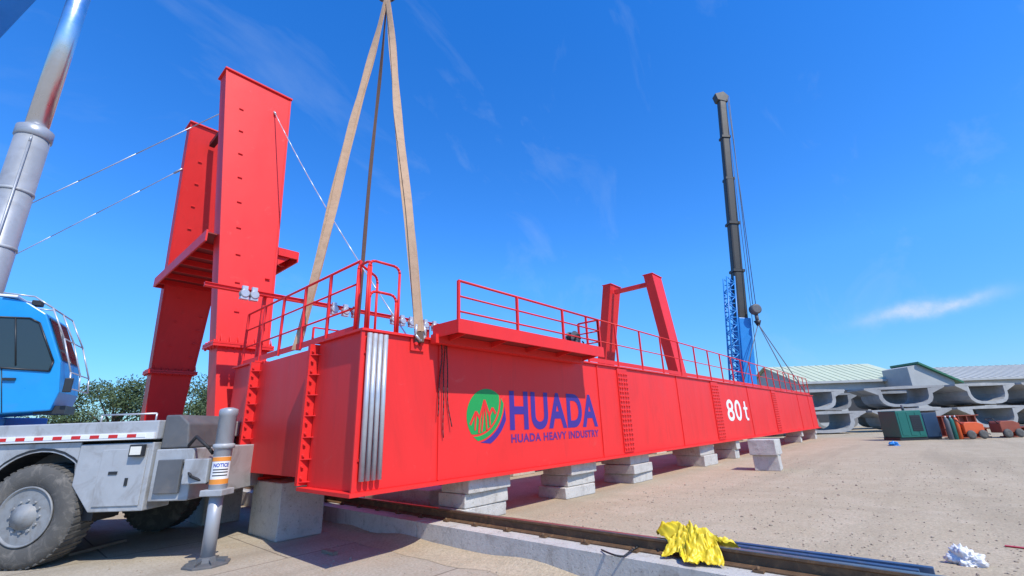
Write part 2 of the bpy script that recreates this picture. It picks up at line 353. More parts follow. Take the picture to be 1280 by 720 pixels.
def text(s,x0,x1,z0,z1,y,m,name,bold=0.0,parent=None,frame=None,sp=1.0):
    mb=textbm(s,bold,sp)
    for v in mb.bm.verts: v.co=V((x0+v.co.x*(x1-x0),y,z0+v.co.z*(z1-z0)))
    return build(name,mb,m,parent,frame,recalc=False)
yl=Y0-.005
xl0,xl1=X_at(637,yl,1.9),X_at(746,yl,1.9)
zt=on_y(690,491,yl).z; zb=on_y(690,536,yl).z
text('HUADA',xl0,xl1,zb,zt,yl,'purple','lettering',.032,G,sp=1.06)
zs1,zs0=on_y(690,540,yl).z,on_y(690,550,yl).z
text('HUADA HEAVY INDUSTRY',xl0+.02,xl1,zs0,zs1,yl,'magenta','lettering',.03,G,sp=1.08)
# 80t: digits and a plain cross-barred t drawn to size
a,b=X_at(909,yl,1.9),X_at(933,yl,1.9); z0_,z1_=on_y(922,526,yl).z,on_y(922,500,yl).z; wN=(b-a)*.72
text('80',a,a+wN,z0_,z1_,yl,'white','lettering',.012,G,sp=1.1)
tw_=(b-a)*.20; tx=a+wN+(b-a)*.13; hh=z1_-z0_
mb=MB(); P=[(0,.66),(.28,.66),(.28,.95),(.62,.95),(.62,.66),(1,.66),(1,.54),(.62,.54),(.62,.2),(.70,.12),(1,.12),(1,0),(.55,0),(.28,.16),(.28,.54),(0,.54)]
mb.bm.faces.new([mb.bm.verts.new((tx+x_*tw_*1.15,yl,z0_+z_*hh)) for x_,z_ in P]); build('lettering',mb,'white',G,recalc=False)
cx=X_at(609,yl,1.9); cz=on_y(609,520,yl).z; rd=(X_at(634,yl,1.9)-X_at(585,yl,1.9))/2; rz_=(on_y(609,486,yl).z-on_y(609,555,yl).z)/2
def flat(poly,y):
    mb=MB(); mb.bm.faces.new([mb.bm.verts.new((cx+rd*p[0],y,cz+rz_*p[1])) for p in poly]); return mb
PX,PZ=-.62,.62
def arcpts(r,n=22):
    ok=[a for a in [math.radians(d/2) for d in range(-360,360)] if math.hypot(PX+r*math.cos(a),PZ+r*math.sin(a))<=1]
    a0,a1=min(ok),max(ok); return [(PX+r*math.cos(a0+(a1-a0)*k/n),PZ+r*math.sin(a0+(a1-a0)*k/n)) for k in range(n+1)]
ar=arcpts(1.26)
s0=math.atan2(ar[-1][1],ar[-1][0]); s1=math.atan2(ar[0][1],ar[0][0])+2*math.pi
circ=[(math.cos(s0+(s1-s0)*k/44),math.sin(s0+(s1-s0)*k/44)) for k in range(1,44)]
lg=build('logo_mark',flat(ar+circ,yl),'logogreen',G,recalc=False)
build('logo_stripe',flat(arcpts(1.34)+arcpts(1.50)[::-1],yl),'logogreen',lg,recalc=False)
build('logo_stripe',flat(arcpts(1.57)+arcpts(1.78)[::-1],yl),'purple',lg,recalc=False)
mp=[(-.84,-.30),(-.56,.16),(-.38,-.08),(-.14,.58),(.10,.02),(.26,.30),(.42,.08)]
mb=MB(); yy=yl-.003
def stroke(a,b,w):
    A=V((cx+a[0]*rd,yy,cz+a[1]*rz_)); B_=V((cx+b[0]*rd,yy,cz+b[1]*rz_)); d=(B_-A).normalized(); n=V((-d.z,0,d.x))*w/2
    mb.bm.faces.new([mb.bm.verts.new(q) for q in (A-n,A+n,B_+n,B_-n)])
for i in range(len(mp)-1): stroke(mp[i],mp[i+1],.045); yy-=.0004
for q in ((-.56,.16,-.62,-.5),(-.14,.58,-.30,-.55),(-.14,.58,-.04,-.5),(.10,.02,.12,-.36),(-.38,-.08,-.44,-.6)): stroke(q[:2],q[2:],.034); yy-=.0004
build('logo_peaks',mb,'redrail',lg,recalc=False)
# ------------------------------------------------------------ leg frames
def leg_frame(X0b,X1b,X0t,X1t,yn_b,yn_t,yf_b,yf_t,ty,zb,ztop,label,plat=True,group=None):
    t=thing('gantry_leg_frame',label,'crane legs',((X0b+X1b)/2,(yn_b+yf_b)/2,GZ if X0b>5 else 0),0,group)
    zm=3.45
    for (yb,yt,nm) in ((yn_b,yn_t,'near'),(yf_b,yf_t,'far')):
        def at(z,s,e):
            k=(z-zb)/(ztop-zb); return ((X0b if s==0 else X1b)*(1-k)+(X0t if s==0 else X1t)*k, yb*(1-k)+yt*k+e*ty, z)
        lo=[at(zb,0,0),at(zb,1,0),at(zb,1,1),at(zb,0,1)]
        hi=[at(ztop,0,0),at(ztop,1,0),at(ztop,1,1),at(ztop,0,1)]
        L=build('leg',MB().hexa(lo+hi),'red',t,bevel=.008)
        a=at(zm,0,0); b_=at(zm,1,1); mb=MB(); mb.box(a[0]-.1,b_[0]+.1,a[1]-.1,b_[1]+.1,zm-.05,zm-.004); mb.box(a[0]-.1,b_[0]+.1,a[1]-.1,b_[1]+.1,zm+.004,zm+.05)
        for i in range(7):
            x=a[0]+(b_[0]-a[0])*i/6; mb.tube((x,a[1]-.06,zm-.09),(x,a[1]-.06,zm+.09),.022,n=6)
            mb.prism([(x+.04,a[1]-.09,zm+.045),(x+.04,a[1],zm+.045),(x+.04,a[1],zm+.2)],(.012,0,0))
        for i in range(4):
            y=a[1]+(b_[1]-a[1])*i/3; mb.tube((a[0]-.06,y,zm-.09),(a[0]-.06,y,zm+.09),.022,n=6)
        build('bolted_flange',mb,'redrail',L)
        a=at(ztop,0,0); b_=at(ztop,1,1); build('cap_plate',MB().box(a[0]-.05,b_[0]+.05,a[1]-.05,b_[1]+.05,ztop+.001,ztop+.04),'red',L)
        if plat:
            for i in range(9):
                z=4.2+i*.68; q=at(z,0,0); build('step_lug',MB().box(q[0]+.30,q[0]+.40,q[1]-.03,q[1]+.01,z,z+.012),'redrail',L)
            for i in range(4):
                z=3.9+i*.4; q=at(z,1,0); build('step_lug',MB().box(q[0]-.2,q[0]-.1,q[1]-.05,q[1]+.01,z,z+.02),'redrail',L)
            for s in (0,1):
                p,q=at(zm+.06,s,0),at(ztop,s,0); e=.018 if s else -.018
                build('edge_lip',MB().bar(V(p)+V((e*.4,-.006,0)),V(q)+V((e*.4,-.006,0)),.045,.012,(1,0,0)),'redrail',L)
    xm=(X0t+X1t)/2; ts=.14 if plat else .26
    build('tie_beam',MB().bar((xm-.2,yn_t+ty+.004,ztop-.5),(xm-.2,yf_t-.004,ztop-.5),ts,ts,(1,0,0)),'blackpaint' if plat else 'red',t)
    build('ground_beam',MB().box(X0b-.1,X1b+.1,yn_b-.1 if plat else yn_b-.08,yf_b+ty+1.0,zb-.85,zb-.002),'red',t,bevel=.01)
    for yy in (yn_b+.6,yf_b+.2):
        mb=MB(); mb.box(X0b+.1,X1b-.1,yy-.4,yy+.4,(GZ if X0b>5 else 0),zb-.853); build('support_block',mb,'concrete',t,bevel=.02)
    if plat:
        z=6.05; mb=MB(); mb.box(2.5,4.5,11.22,15.95,z-.03,z)
        o=build('platform_deck',mb,'reddark',t)
        each('platform_edge',[MB().box(2.46,2.498,11.22,15.97,z-.22,z+.05),MB().box(4.502,4.54,11.22,15.97,z-.22,z+.05),MB().box(2.5,4.5,15.96,15.99,z-.22,z+.05),MB().box(4.0,4.5,11.18,11.218,z-.16,z+.04)],'red',o)
        each('platform_rib',[MB().box(2.5,4.5,11.9+k*.75,11.94+k*.75,z-.17,z-.031) for k in range(6)],'red',o)
        build('platform_bracket',MB().prism([(4.0,11.25,z-.035),(4.48,11.25,z-.035),(4.0,11.25,z-.45)],(0,.03,0)),'red',o)
        build('platform_bracket',MB().prism([(4.0,11.75,z-.035),(4.48,11.75,z-.035),(4.0,11.75,z-.45)],(0,.03,0)),'red',o)
    return t
LF=leg_frame(3.0,3.85,2.35,3.95,10.45,11.58,16.6,14.65,.52,1.75,10.72,'tall red pair of crane legs with a platform, standing behind the blue crane cab')
leg_frame(27.4,28.6,26.5,27.9,10.32,11.1,16.3,14.1,.6,1.9,10.7,'red pair of leaning crane legs standing far behind the long girder',False)
wires=[(on_y(306,127,11.55),W(-24.3,9.4,0),'upper thin guy wire running left from the near red leg'),
       (on_y(228,211,15.2),W(-25.5,11.5,0),'lower thin guy wire running left from the far red leg'),
       (on_y(343,140,11.5),V((4.15,5.75,ZT+.01)),'thin guy wire running down right from the red leg to the girder')]
for i,(p,q,l) in enumerate(wires):
    t=thing('guy_wire',l,'wire',q,0,None); n=14; pts=[]
    for k in range(n+1):
        s=k/n; a=p.lerp(q,s); a.z-=.18*4*s*(1-s); pts.append(a)
    build('wire_rope',MB().path(pts,.012,6),'wire',t)
    build('wire_clamp',MB().tube(pts[0],pts[0].lerp(pts[1],.2),.03,n=8),'pipe',t)
# ------------------------------------------------------------ slings and hook
d=ray(484,-6); AP=CAM+d*(7.65/d.y)
def sling(q,m,label,w=.16,pad=False,tw=.5):
    t=thing('lifting_sling',label,'sling',q)
    side=R*1.0+F*.15; q=V(q); d_=(q-AP).normalized(); s1=(side-d_*side.dot(d_)).normalized(); s2=d_.cross(s1)
    cs,ws,hs=[],[],[]; n=48
    for k in range(n+1):
        s=k/n; a=tw*math.sin(s*6.5+1)*(1-.4*s)+.14*math.sin(s*17); ww=w*(1+.10*math.sin(s*11+.7)+.05*math.sin(s*31))*(.55+.45*min(1,s*6))
        c=AP.lerp(q,s)+s2*(.03*math.sin(s*math.pi))+s1*.012*math.sin(s*9); cs.append(c); wv=s1*math.cos(a)+s2*math.sin(a); ws.append(wv*ww/2); hs.append(d_.cross(wv)*.009)
    build('webbing_strap',MB().ribbon(cs,ws,hs),m,t)
    if m=='sling':
        build('second_ply',MB().ribbon([c+h*3.2+w_*.30*math.sin(i*.21) for i,(c,w_,h) in enumerate(zip(cs,ws,hs))],[w_*.72 for w_ in ws],[h*.7 for h in hs]),m,t)
    if pad:
        build('sling_eye',MB().bar(q,q-Z*.16+V((0,-.02,0)),w*.8,.05,side),'slingdark',t)
        build('shackle',MB().path([q+V((-.07,-.03,.1)),q+V((-.09,-.04,-.06)),q+V((0,-.04,-.14)),q+V((.09,-.04,-.06)),q+V((.07,-.03,.1))],.02),'pipe',t)
    return t
Aq=on_z(361,437,ZT+.02)
sling(V((Aq.x+.12,Aq.y,ZT+.02)),'sling','long tan webbing sling slanting down left to the end beam',.17,tw=.6)
sling(V((B.x,Y0-.05,ZT+.06)),'sling','long tan webbing sling dropping right to the near girder edge',.165,True,tw=.5)
p=on_y(447,400,9.05); q=AP+(p-AP)*((ZT+.02-AP.z)/(p.z-AP.z)); sling(q,'slingdark','thin dark sling hanging between the two tan slings',.08,tw=.9)
HK=thing('hook_block','steel hook block hanging above the slings','hook',AP)
mb=MB(); pts=[AP+R*(.22*math.cos(math.radians(a)))+Z*(.05+.22*math.sin(math.radians(a))) for a in range(-200,40,20)]; mb.path(pts,.055,10); mb.tube(AP+Z*.25,AP+Z*.6,.06)
build('hook',mb,'darkgrey',HK)
build('sheave_case',MB().prism([AP+R*a+Z*b-F*.18 for a,b in ((-.28,.6),(.28,.6),(.36,1.1),(.2,1.6),(-.2,1.6),(-.36,1.1))],F*.36),'sign',HK)
rt=loc(AP); TIP=W(rt.x,rt.y,27.2)
for s in (-.15,-.05,.05,.15): build('hoist_rope',MB().tube(AP+R*s+Z*1.58,TIP+R*s,.012,n=6),'darkgrey',HK)
# ------------------------------------------------------------ concrete blocks
def block(x0,x1,y0,y1,z0,z1,label,rz=0,jit=.014,group='concrete blocks propping up the red girders'):
    mb=MB(); cx_,cy_=(x0+x1)/2,(y0+y1)/2
    mb.cbox((cx_,cy_,(z0+z1)/2),(x1-x0,y1-y0,z1-z0),rz)
    bmesh.ops.subdivide_edges(mb.bm,edges=mb.bm.edges[:],cuts=6,use_grid_fill=True)
    for v in mb.bm.verts:
        n=noise.noise_vector(v.co*3.1)*jit+noise.noise_vector(v.co*11)*jit*.4; v.co+=V((n.x,n.y,0))
        if z0+.02<v.co.z<z1-.02: v.co.z+=n.z
    return tag(build('concrete_block',mb,'concrete',bevel=.014,label=label),label,'concrete block',group)
block(3.38,4.12,8.0,9.15,0,.85,'large pale concrete block beside the crane outrigger, under the end of the red girders')
ordn=['first','second','third','fourth','fifth','sixth','seventh','eighth']
fr=[(550,637,3,.62),(677,745,3,.7),(752,813,3,.8),(842,893,2,.9),(893,923,2,.8),(985,1003,2,.8),(1004,1020,2,.8)]
for i,(ua,ub,n,dp) in enumerate(fr):
    xb_=X_at(ub,5.45,.55); xa_=min(X_at(ua,5.45+dp,.55),xb_-.45)
    h=(ZB-.046-GZ)/n
    for k in range(n):
        lv={3:['bottom','middle','top'],2:['bottom','top']}[n][k]; dx=random.uniform(-.12,.05) if k<n-1 else 0
        sh=random.uniform(-.09,.06)
        block(xa_+dx,xb_+dx*.5,5.45+sh,5.45+dp+sh,GZ+k*h+.001,GZ+(k+1)*h-.006,'pale concrete block, %s of the %s stack from the left under the near girder'%(lv,ordn[i]),random.uniform(-.06,.06))
for i,u in enumerate((657,828,932)):
    xc=X_at(u,9.15,.5); h=(ZB-.046-GZ)/2
    for k in range(2):
        block(xc-.5,xc+.5,9.2,10.1,GZ+k*h+.001,GZ+(k+1)*h-.002,'shaded concrete block, %s of the %s stack from the left under the far girder'%(['bottom','top'][k],ordn[i]))
p=on_z(977,588,GZ); block(p.x-.28,p.x+.36,p.y-.0,p.y+.62,GZ,GZ+.40,'lower concrete block of the loose pair standing on gravel before the girder',.12)
block(p.x-.36,p.x+.40,p.y-.03,p.y+.64,GZ+.402,GZ+.80,'upper concrete block of the loose pair standing on gravel before the girder',.03)
block(5.5,6.1,6.9,9.0,GZ,GZ+.33,'low concrete sill lying in shade under the girders beside the rail')
# ------------------------------------------------------------ mobile crane (local frame right, forward, z)
FN=6.65; WR=.655
MC=thing('mobile_crane','blue and grey mobile crane with outrigger out, at the left edge','mobile crane',W(-9,8,0),math.atan2(R.y,R.x))
def lb(n,mb,m,par=MC,bevel=0,label=None,fr=FR): return build(n,mb,m,par,fr,bevel,label)
def PF(u,v,f=FN): return loc(on_f(u,v,f))
def wheel(r,f0,f1):
    c=(r,f0,WR); ax=(0,1,0) if f1>f0 else (0,-1,0); w=abs(f1-f0); k_=WR/.70
    prof=[(.40,.03),(.44,.0),(.52,-.012),(.60,-.01),(.665,.02),(.70,.06),(.70,w-.06),(.665,w-.02),(.6,w),(.40,w)]
    mb=MB().lathe([(a*k_,b) for a,b in prof],c,ax,56)
    for k in range(44):
        a=2*math.pi*k/44; d=V((math.cos(a),0,math.sin(a))); s=V((-math.sin(a),0,math.cos(a))); o=V(c)+V(ax)*(.04)+d*.690*k_
        mb.bar(o,o+V(ax)*(w-.08)+s*.05,.05,.034,s)
    t=lb('wheel',mb,'tyre')
    mb=MB().lathe([(a*k_,b) for a,b in [(.405,.02),(.405,-.005),(.385,-.005),(.36,.07),(.26,.10),(.25,.05),(.17,.03),(.165,-.03),(.10,-.04),(.09,-.06),(.0,-.062)]],c,ax,48)
    for k in range(12):
        a=2*math.pi*k/12; p=V(c)+V((math.cos(a)*.2,0,math.sin(a)*.2)); mb.tube(p+V(ax)*.06,p-V(ax)*.005,.02,n=6)
    lb('rim',mb,'rim',t)
rw=PF(28,650).x
for r in (rw,rw-1.75,rw-4.6,rw-6.3):
    wheel(r,FN,FN+.42); wheel(r,9.4,8.98)
rr=PF(190,560).x; rs=PF(98,560).x
DZ=1.86
lb('chassis',MB().box(-17,rr-.05,7.15,8.9,.75,1.6),'darkgrey',bevel=.02)
mb=MB(); mb.box(-17,rr+.02,FN+.02,9.35,1.60,DZ); lb('deck',mb,'greypaint',bevel=.015)
lb('deck_edge',MB().box(-17,rr+.0,FN-.01,FN+.018,1.61,1.70),'white')
x=rs-2.5; k=0
while x<rr-.14:
    lb('reflective_stripe',MB().box(x,x+.13,FN-.016,FN-.0105,1.635,1.68),'redtape' if k%2==0 else 'white'); x+=.132; k+=1
zb_=PF(150,640).z; mb=MB(); mb.prism([(rs,FN+.03,1.56),(rr,FN+.03,1.56),(rr,FN+.03,zb_),(rs+.3,FN+.03,zb_),(rs,FN+.03,zb_+.35)],(0,.5,0)); bx_=lb('tool_box',mb,'greypaint',bevel=.012)
mb=MB(); mb.box(rs+.35,rr-.06,FN+.012,FN+.028,zb_+.07,1.48); lb('tool_box_door',mb,'greypaint',bx_,.006)
lb('latch',MB().box(rs+.5,rs+.62,FN,FN+.011,1.15,1.19),'blackpaint',bx_); lb('latch',MB().box(rr-.3,rr-.26,FN,FN+.011,1.0,1.1),'blackpaint',bx_)
hl=PF(174,563); mb=MB(); mb.cbox((hl.x,FN-.03,hl.z),(.20,.06,.16)); o=lb('marker_lamp',mb,'blackpaint',bevel=.01); lb('lens',MB().cbox((hl.x,FN-.064,hl.z),(.15,.006,.11)),'lamp',o)
mb=MB(); ps=[]
for a in range(20,165,12): ps.append((rw+math.cos(math.radians(a))*.83,FN+.04,.70+math.sin(math.radians(a))*.80))
for i in range(len(ps)-1): mb.hexa([ps[i],ps[i+1],(ps[i+1][0],FN+.55,ps[i+1][2]),(ps[i][0],FN+.55,ps[i][2])]+[(q[0],q[1],q[2]+.03) for q in (ps[i],ps[i+1])]+[(ps[i+1][0],FN+.55,ps[i+1][2]+.03),(ps[i][0],FN+.55,ps[i][2]+.03)])
lb('mudguard',mb,'blackpaint')
# pale valance with the wheel arch cut out, between deck and wheel
arc=[(rw+math.cos(math.radians(a))*.80,FN+.045,.70+math.sin(math.radians(a))*.78) for a in range(28,153,8)]
lb('wheel_arch_panel',MB().prism([(rs-.012,FN+.045,1.59),(rs-.012,FN+.045,1.18)]+arc+[(rw-1.0,FN+.045,1.18),(rw-1.0,FN+.045,1.59)],(0,.02,0)),'greypaint')
lb('side_skirt',MB().box(rw-4,rw-1.02,FN+.05,FN+.08,1.1,1.59),'greypaint')
mb=MB(); mb.box(rs-.1,rs+.28,FN+.15,FN+.6,.55,.85); mb.tube((rs+.1,FN+.3,.62),(rs+.1,FN+.7,.62),.11,n=16); lb('axle_bracket',mb,'blackpaint',bevel=.01)
jp=loc(on_z(258,706,0)); jr,jf=jp.x,jp.y
oh=lb('outrigger_housing',MB().box(rr+.03,rr+.58,FN+.05,9.3,.78,1.46),'greypaint',bevel=.015)
lb('engine_cover',MB().prism([(rr+.04,FN+.1,1.47),(rr+.44,FN+.1,1.47),(rr+.40,FN+.1,1.80),(rr+.25,FN+.1,1.93),(rr+.04,FN+.1,1.93)],(0,1.0,0)),'darkgrey',bevel=.02)
lb('outrigger_box_plate',MB().box(rr+.12,rr+.46,FN-.0,FN+.045,.88,1.32),'darkgrey',oh,.01)
lb('outrigger_beam',MB().box(rr+.55,jr-.12,jf-.10,jf+.22,1.0,1.32),'greypaint',bevel=.012)
lb('hydraulic_hose',MB().path([(rr+.45,FN+.1,1.5),(rr+.62,FN-.02,1.62),(rr+.85,FN-.05,1.45),(jr-.14,jf,1.38)],.022),'black'); lb('hydraulic_hose',MB().path([(rr+.4,FN+.1,1.3),(rr+.7,FN-.12,1.1),(jr-.12,jf-.05,1.0)],.018),'black')
RJ=.112
J=lb('outrigger_jack',MB().lathe([(.10,.90),(RJ,.92),(RJ,1.88),(.120,1.89),(.120,1.96),(.108,1.98),(.05,2.0)],(jr,jf,0),(0,0,1),36),'barrel')
lb('jack_rod',MB().lathe([(.085,.08),(.085,.895)],(jr,jf,0),(0,0,1),24),'barrel',J)
mb=MB(); mb.lathe([(.28,.0),(.28,.02),(.26,.028),(.13,.04),(.11,.09),(.09,.10)],(jr,jf,0),(0,0,1),8,False)
for a in range(0,360,45):
    a=math.radians(a); mb.bar((jr+.09*math.cos(a),jf+.09*math.sin(a),.06),(jr+.24*math.cos(a),jf+.24*math.sin(a),.035),.012,.04,(-math.sin(a),math.cos(a),0))
lb('foot_pad',mb,'darkgrey',J)
lb('jack_guide',MB().box(jr-.15,jr+.15,jf-.145,jf+.145,.84,.92),'greypaint',J,.01)
lb('collar',MB().lathe([(RJ+.001,1.44),(.135,1.45),(.135,1.50),(RJ+.001,1.51)],(jr,jf,0),(0,0,1),28),'greypaint',J)
fa=math.atan2(-jf,-jr)
def wrap(s,z,rad): a=fa+s; return (jr+rad*math.cos(a),jf+rad*math.sin(a),z)
def sleeve(z0,z1,rad,a=1.25,n=20):
    mb=MB()
    for k in range(n):
        s,e=-a+2*a*k/n,-a+2*a*(k+1)/n; f=mb.bm.faces.new([mb.bm.verts.new(wrap(*q)) for q in ((s,z0,rad),(e,z0,rad),(e,z1,rad),(s,z1,rad))]); f.smooth=True
    bmesh.ops.remove_doubles(mb.bm,verts=mb.bm.verts[:],dist=1e-5); return mb
S=lb('notice_label',sleeve(.98,1.34,RJ+.003),'white',J)
lb('label_header',sleeve(1.28,1.335,RJ+.005),'sign',S); lb('label_footer',sleeve(.985,1.05,RJ+.005),'sign',S)
mb=textbm('NOTICE',.03)
for v in mb.bm.verts: v.co=V(wrap(-.85+v.co.x*1.7,1.205+v.co.z*.05,RJ+.006))
build('lettering',mb,'signblue',S,FR,recalc=False)
for z in (1.165,1.13,1.09): lb('label_line',sleeve(z,z+.014,RJ+.005,.85),'blackpaint',S)
q=PF(240,545,FN+.5)
mb=MB().lathe([(.09,0),(.17,.01),(.20,.05),(.20,.15),(.17,.19),(.09,.20),(.09,.19),(.08,.1)],(q.x,FN+.35,q.z),(.25,1,0),28)
lb('spare_tyre',mb,'tyre')
lb('side_rail',MB().path([(rr-.9,FN+.1,DZ),(rr-.9,FN+.1,DZ+.10),(rr-.1,FN+.1,DZ+.10),(rr-.1,FN+.1,DZ)],.012),'pipe')
ca=math.radians(30); e1=V((math.cos(ca),math.sin(ca),0)); e2=V((-math.sin(ca),math.cos(ca),0)); CC=V((PF(70,455,7.05).x,7.05,0))
CF=FR@Matrix(((e1.x,e2.x,0,CC.x),(e1.y,e2.y,0,CC.y),(0,0,1,0),(0,0,0,1)))
def pf(u,v):
    d=loc(ray(u,v)); o_=V((0,0,H)); t_=e2.dot(CC-o_)/e2.dot(d)
    p=o_+d*t_; return V(((p-CC).dot(e1),0,p.z))
def cb(n,mb,m,par=None,bevel=0): return lb(n,mb,m,par or MC,bevel,None,CF)
out=[pf(u,v) for u,v in ((-60,365),(-4,370),(34,377),(58,392),(76,452),(74,490),(62,513),(-60,521))]
cab=cb('cab',MB().prism([(p.x,0,p.z) for p in out],(0,.95,0)),'blue',None,.02)
win=[pf(u,v) for u,v in ((-55,394),(38,398),(50,404),(67,452),(62,464),(-55,456))]
w_=cb('side_window',MB().prism([(p.x,-.012,p.z) for p in win],(0,.01,0)),'glass',cab)
cb('window_frame',MB().path([(p.x,-.014,p.z) for p in win+[win[0]]],.014),'blackpaint',w_)
g1,g2_=out[3],out[4]; dd=(g2_-g1).normalized(); nrm_=V((-dd.z,0,dd.x)); nrm_=nrm_ if nrm_.x>0 else -nrm_
A_,B_=g1+dd*.06+nrm_*.004,g2_-dd*.03+nrm_*.004
cb('front_window',MB().prism([(A_.x,.08,A_.z),(A_.x+nrm_.x*.012,.08,A_.z+nrm_.z*.012),(B_.x+nrm_.x*.012,.08,B_.z+nrm_.z*.012),(B_.x,.08,B_.z)],(0,.79,0)),'glass',cab)
seam=[pf(2,458),pf(2,516)]; cb('door_seam',MB().path([(p.x,-.002,p.z) for p in seam],.006),'blackpaint',cab)
q=pf(12,474); cb('door_handle',MB().cbox((q.x,-.02,q.z),(.14,.03,.035)),'blackpaint',cab)
wb=[pf(20,397),pf(20,457)]; cb('window_bar',MB().path([(p.x,-.016,p.z) for p in wb],.010),'blackpaint',w_)
a_,b_=pf(-55,372),pf(20,374); cb('roof_panel',MB().box(a_.x,b_.x,.03,.9,out[1].z+.012,out[1].z+.05),'white',cab,.01)
q=pf(40,382); cb('work_lamp',MB().cbox((q.x+.03,.1,q.z+.06),(.12,.12,.09)),'blackpaint',cab,.01)
gp=[(46,372),(68,386),(82,424),(90,466),(88,486)]
for off in (-.06,.42,.92): cb('cab_guard_rail',MB().path([(pf(u,v).x,off,pf(u,v).z) for u,v in [(6,367)]+gp],.012),'pipe',cab)
for u,v in gp[1:]: q=pf(u,v); cb('cab_guard_bar',MB().tube((q.x,-.06,q.z),(q.x,.92,q.z),.010),'pipe',cab)
q=pf(84,486); cb('mirror',MB().cbox((q.x+.02,-.08,q.z+.05),(.10,.05,.22)),'blackpaint',cab,.012)
a_,b_=pf(38,515),pf(80,505); cb('cab_step',MB().box(a_.x,b_.x,.1,.6,b_.z-.14,b_.z-.02),'blackpaint',cab)
lb('superstructure',MB().box(-14.8,-10.6,7.2,9.1,DZ+.35,3.5),'boomblue',bevel=.04)
lb('cab_bracket',MB().box(-10.7,-8.3,7.5,8.2,DZ+.005,DZ+.16),'boomblue',bevel=.02)
lb('counterweight',MB().box(-16.6,-14.85,6.9,9.4,DZ+.3,3.3),'greypaint',bevel=.06)
lb('slew_ring',MB().lathe([(1.2,DZ+.002),(1.2,DZ+.345)],(-12,8.1,0),(0,0,1),40),'darkgrey')
cf=7.95; cr=PF(44,165,cf).x; zc_=PF(44,165,cf).z
cy=lb('luffing_cylinder',MB().lathe([(.26,2.6),(.268,2.7),(.268,zc_)],(cr,cf,0),(0,0,1),40),'barrel')
lb('gland',MB().lathe([(.27,zc_-.20),(.292,zc_-.18),(.292,zc_+.03),(.26,zc_+.05),(.21,zc_+.10)],(cr,cf,0),(0,0,1),40),'barrel',cy)
lb('piston_rod',MB().lathe([(.185,zc_),(.185,14.4)],(cr,cf,0),(0,0,1),40),'chrome',cy)
lb('oil_line',MB().path([(cr+.22,cf-.22,3),(cr+.22,cf-.22,zc_-.4),(cr+.18,cf-.18,zc_-.2)],.02),'barrel',cy)
for z in (5.2,6.4): lb('pipe_band',MB().lathe([(.27,z),(.282,z+.005),(.282,z+.06),(.27,z+.065)],(cr,cf,0),(0,0,1),36),'greypaint',cy)
p0,p1=PF(0,50,cf+.45),PF(47,0,cf+.45); dv=(p1-p0).normalized(); nn=V((-dv.z,0,dv.x))
tip=V((rt.x,rt.y,27.9)); s_=(-15.0-p0.x)/dv.x; base=p0+dv*s_+nn*.45; e1_=p0+dv*3.5+nn*.45
base.y=e1_.y=cf
b1=lb('boom',MB().bar(base,base+(e1_-base)*1.35,.9,.9,(0,1,0)),'boomblue',MC,.04)
st=base+(e1_-base)*1.35
lb('boom_section',MB().bar(st,st.lerp(tip,.55),.8,.75,(0,1,0)),'boomblue',b1,.03)
lb('boom_section',MB().bar(st.lerp(tip,.55),tip,.62,.6,(0,1,0)),'white',b1,.03)
lb('boom_head',MB().lathe([(.32,-.3),(.32,.3)],(tip.x,tip.y,27.4),(0,1,0),24),'darkgrey',b1)
# ------------------------------------------------------------ far mobile crane
bp=loc(on_f(934,480,36.6)); tp=loc(on_f(901,118,36.6))
FCr=thing('mobile_crane','distant mobile crane with a tall black boom and blue base beyond the girder end','mobile crane',W(bp.x,37,GZ),math.atan2(R.y,R.x))
def fb(n,mb,m,par=FCr,bevel=0): return build(n,mb,m,par,FR,bevel)
ax=(tp-bp)
def at(k): return bp+ax*k
fb('carrier',MB().box(bp.x-4,bp.x+3.5,35.6,38.2,GZ+.8,GZ+1.7),'boomblue',bevel=.04)
fb('superstructure',MB().box(bp.x-2.5,bp.x+2.5,35.7,38.1,GZ+1.75,GZ+3.3),'boomblue',bevel=.05)
fb('cab',MB().prism([(bp.x-2.6,35.0,GZ+1.8),(bp.x-1.2,35.0,GZ+1.8),(bp.x-1.2,35.0,GZ+3.6),(bp.x-2.2,35.0,GZ+3.6),(bp.x-2.7,35.0,GZ+2.6)],(0,.68,0)),'boomblue',bevel=.04)
for r in (-3,-1.4,1.1,2.6):
    for f0,a_ in ((35.4,1),(38.4,-1)):
        fb('wheel',MB().lathe([(.3,.02),(.5,0),(.6,.08),(.6,.35),(.5,.4),(.3,.4)],(bp.x+r,f0,GZ+.6),(0,a_,0),24),'tyre')
lo=at(-.08)
BM=fb('boom',MB().bar(lo,at(.34),.82,.88,(0,1,0)),'boomdark',bevel=.18)
fb('boom_base',MB().bar(lo+V((.02,-.1,0)),at(.19)+V((.02,-.1,0)),.95,1.0,(0,1,0)),'boomblue',BM,.06)
fb('boom_section',MB().bar(at(.34),at(.66),.74,.8,(0,1,0)),'boomdark',BM,.15)
fb('boom_section',MB().bar(at(.66),at(.97),.62,.7,(0,1,0)),'boomdark',BM,.12)
for k in (.34,.66,.5,.82): fb('boom_collar',MB().bar(at(k-.004),at(k+.004),.90 if k<.6 else .76,.95 if k<.6 else .8,(0,1,0)),'boomdark',BM)
h=at(.97); mb=MB(); mb.prism([(h.x-.5,h.y-.35,h.z),(h.x+.4,h.y-.35,h.z-.3),(h.x+.6,h.y-.35,h.z+.4),(h.x+.2,h.y-.35,h.z+.9),(h.x-.65,h.y-.35,h.z+.7)],(0,.7,0)); fb('boom_head',mb,'boomdark',BM,.03)
q0,q1=at(-.02)+V((-1.0,-.2,0)),loc(on_f(911,347,36.4)); mb=MB(); hw=.32
n=16
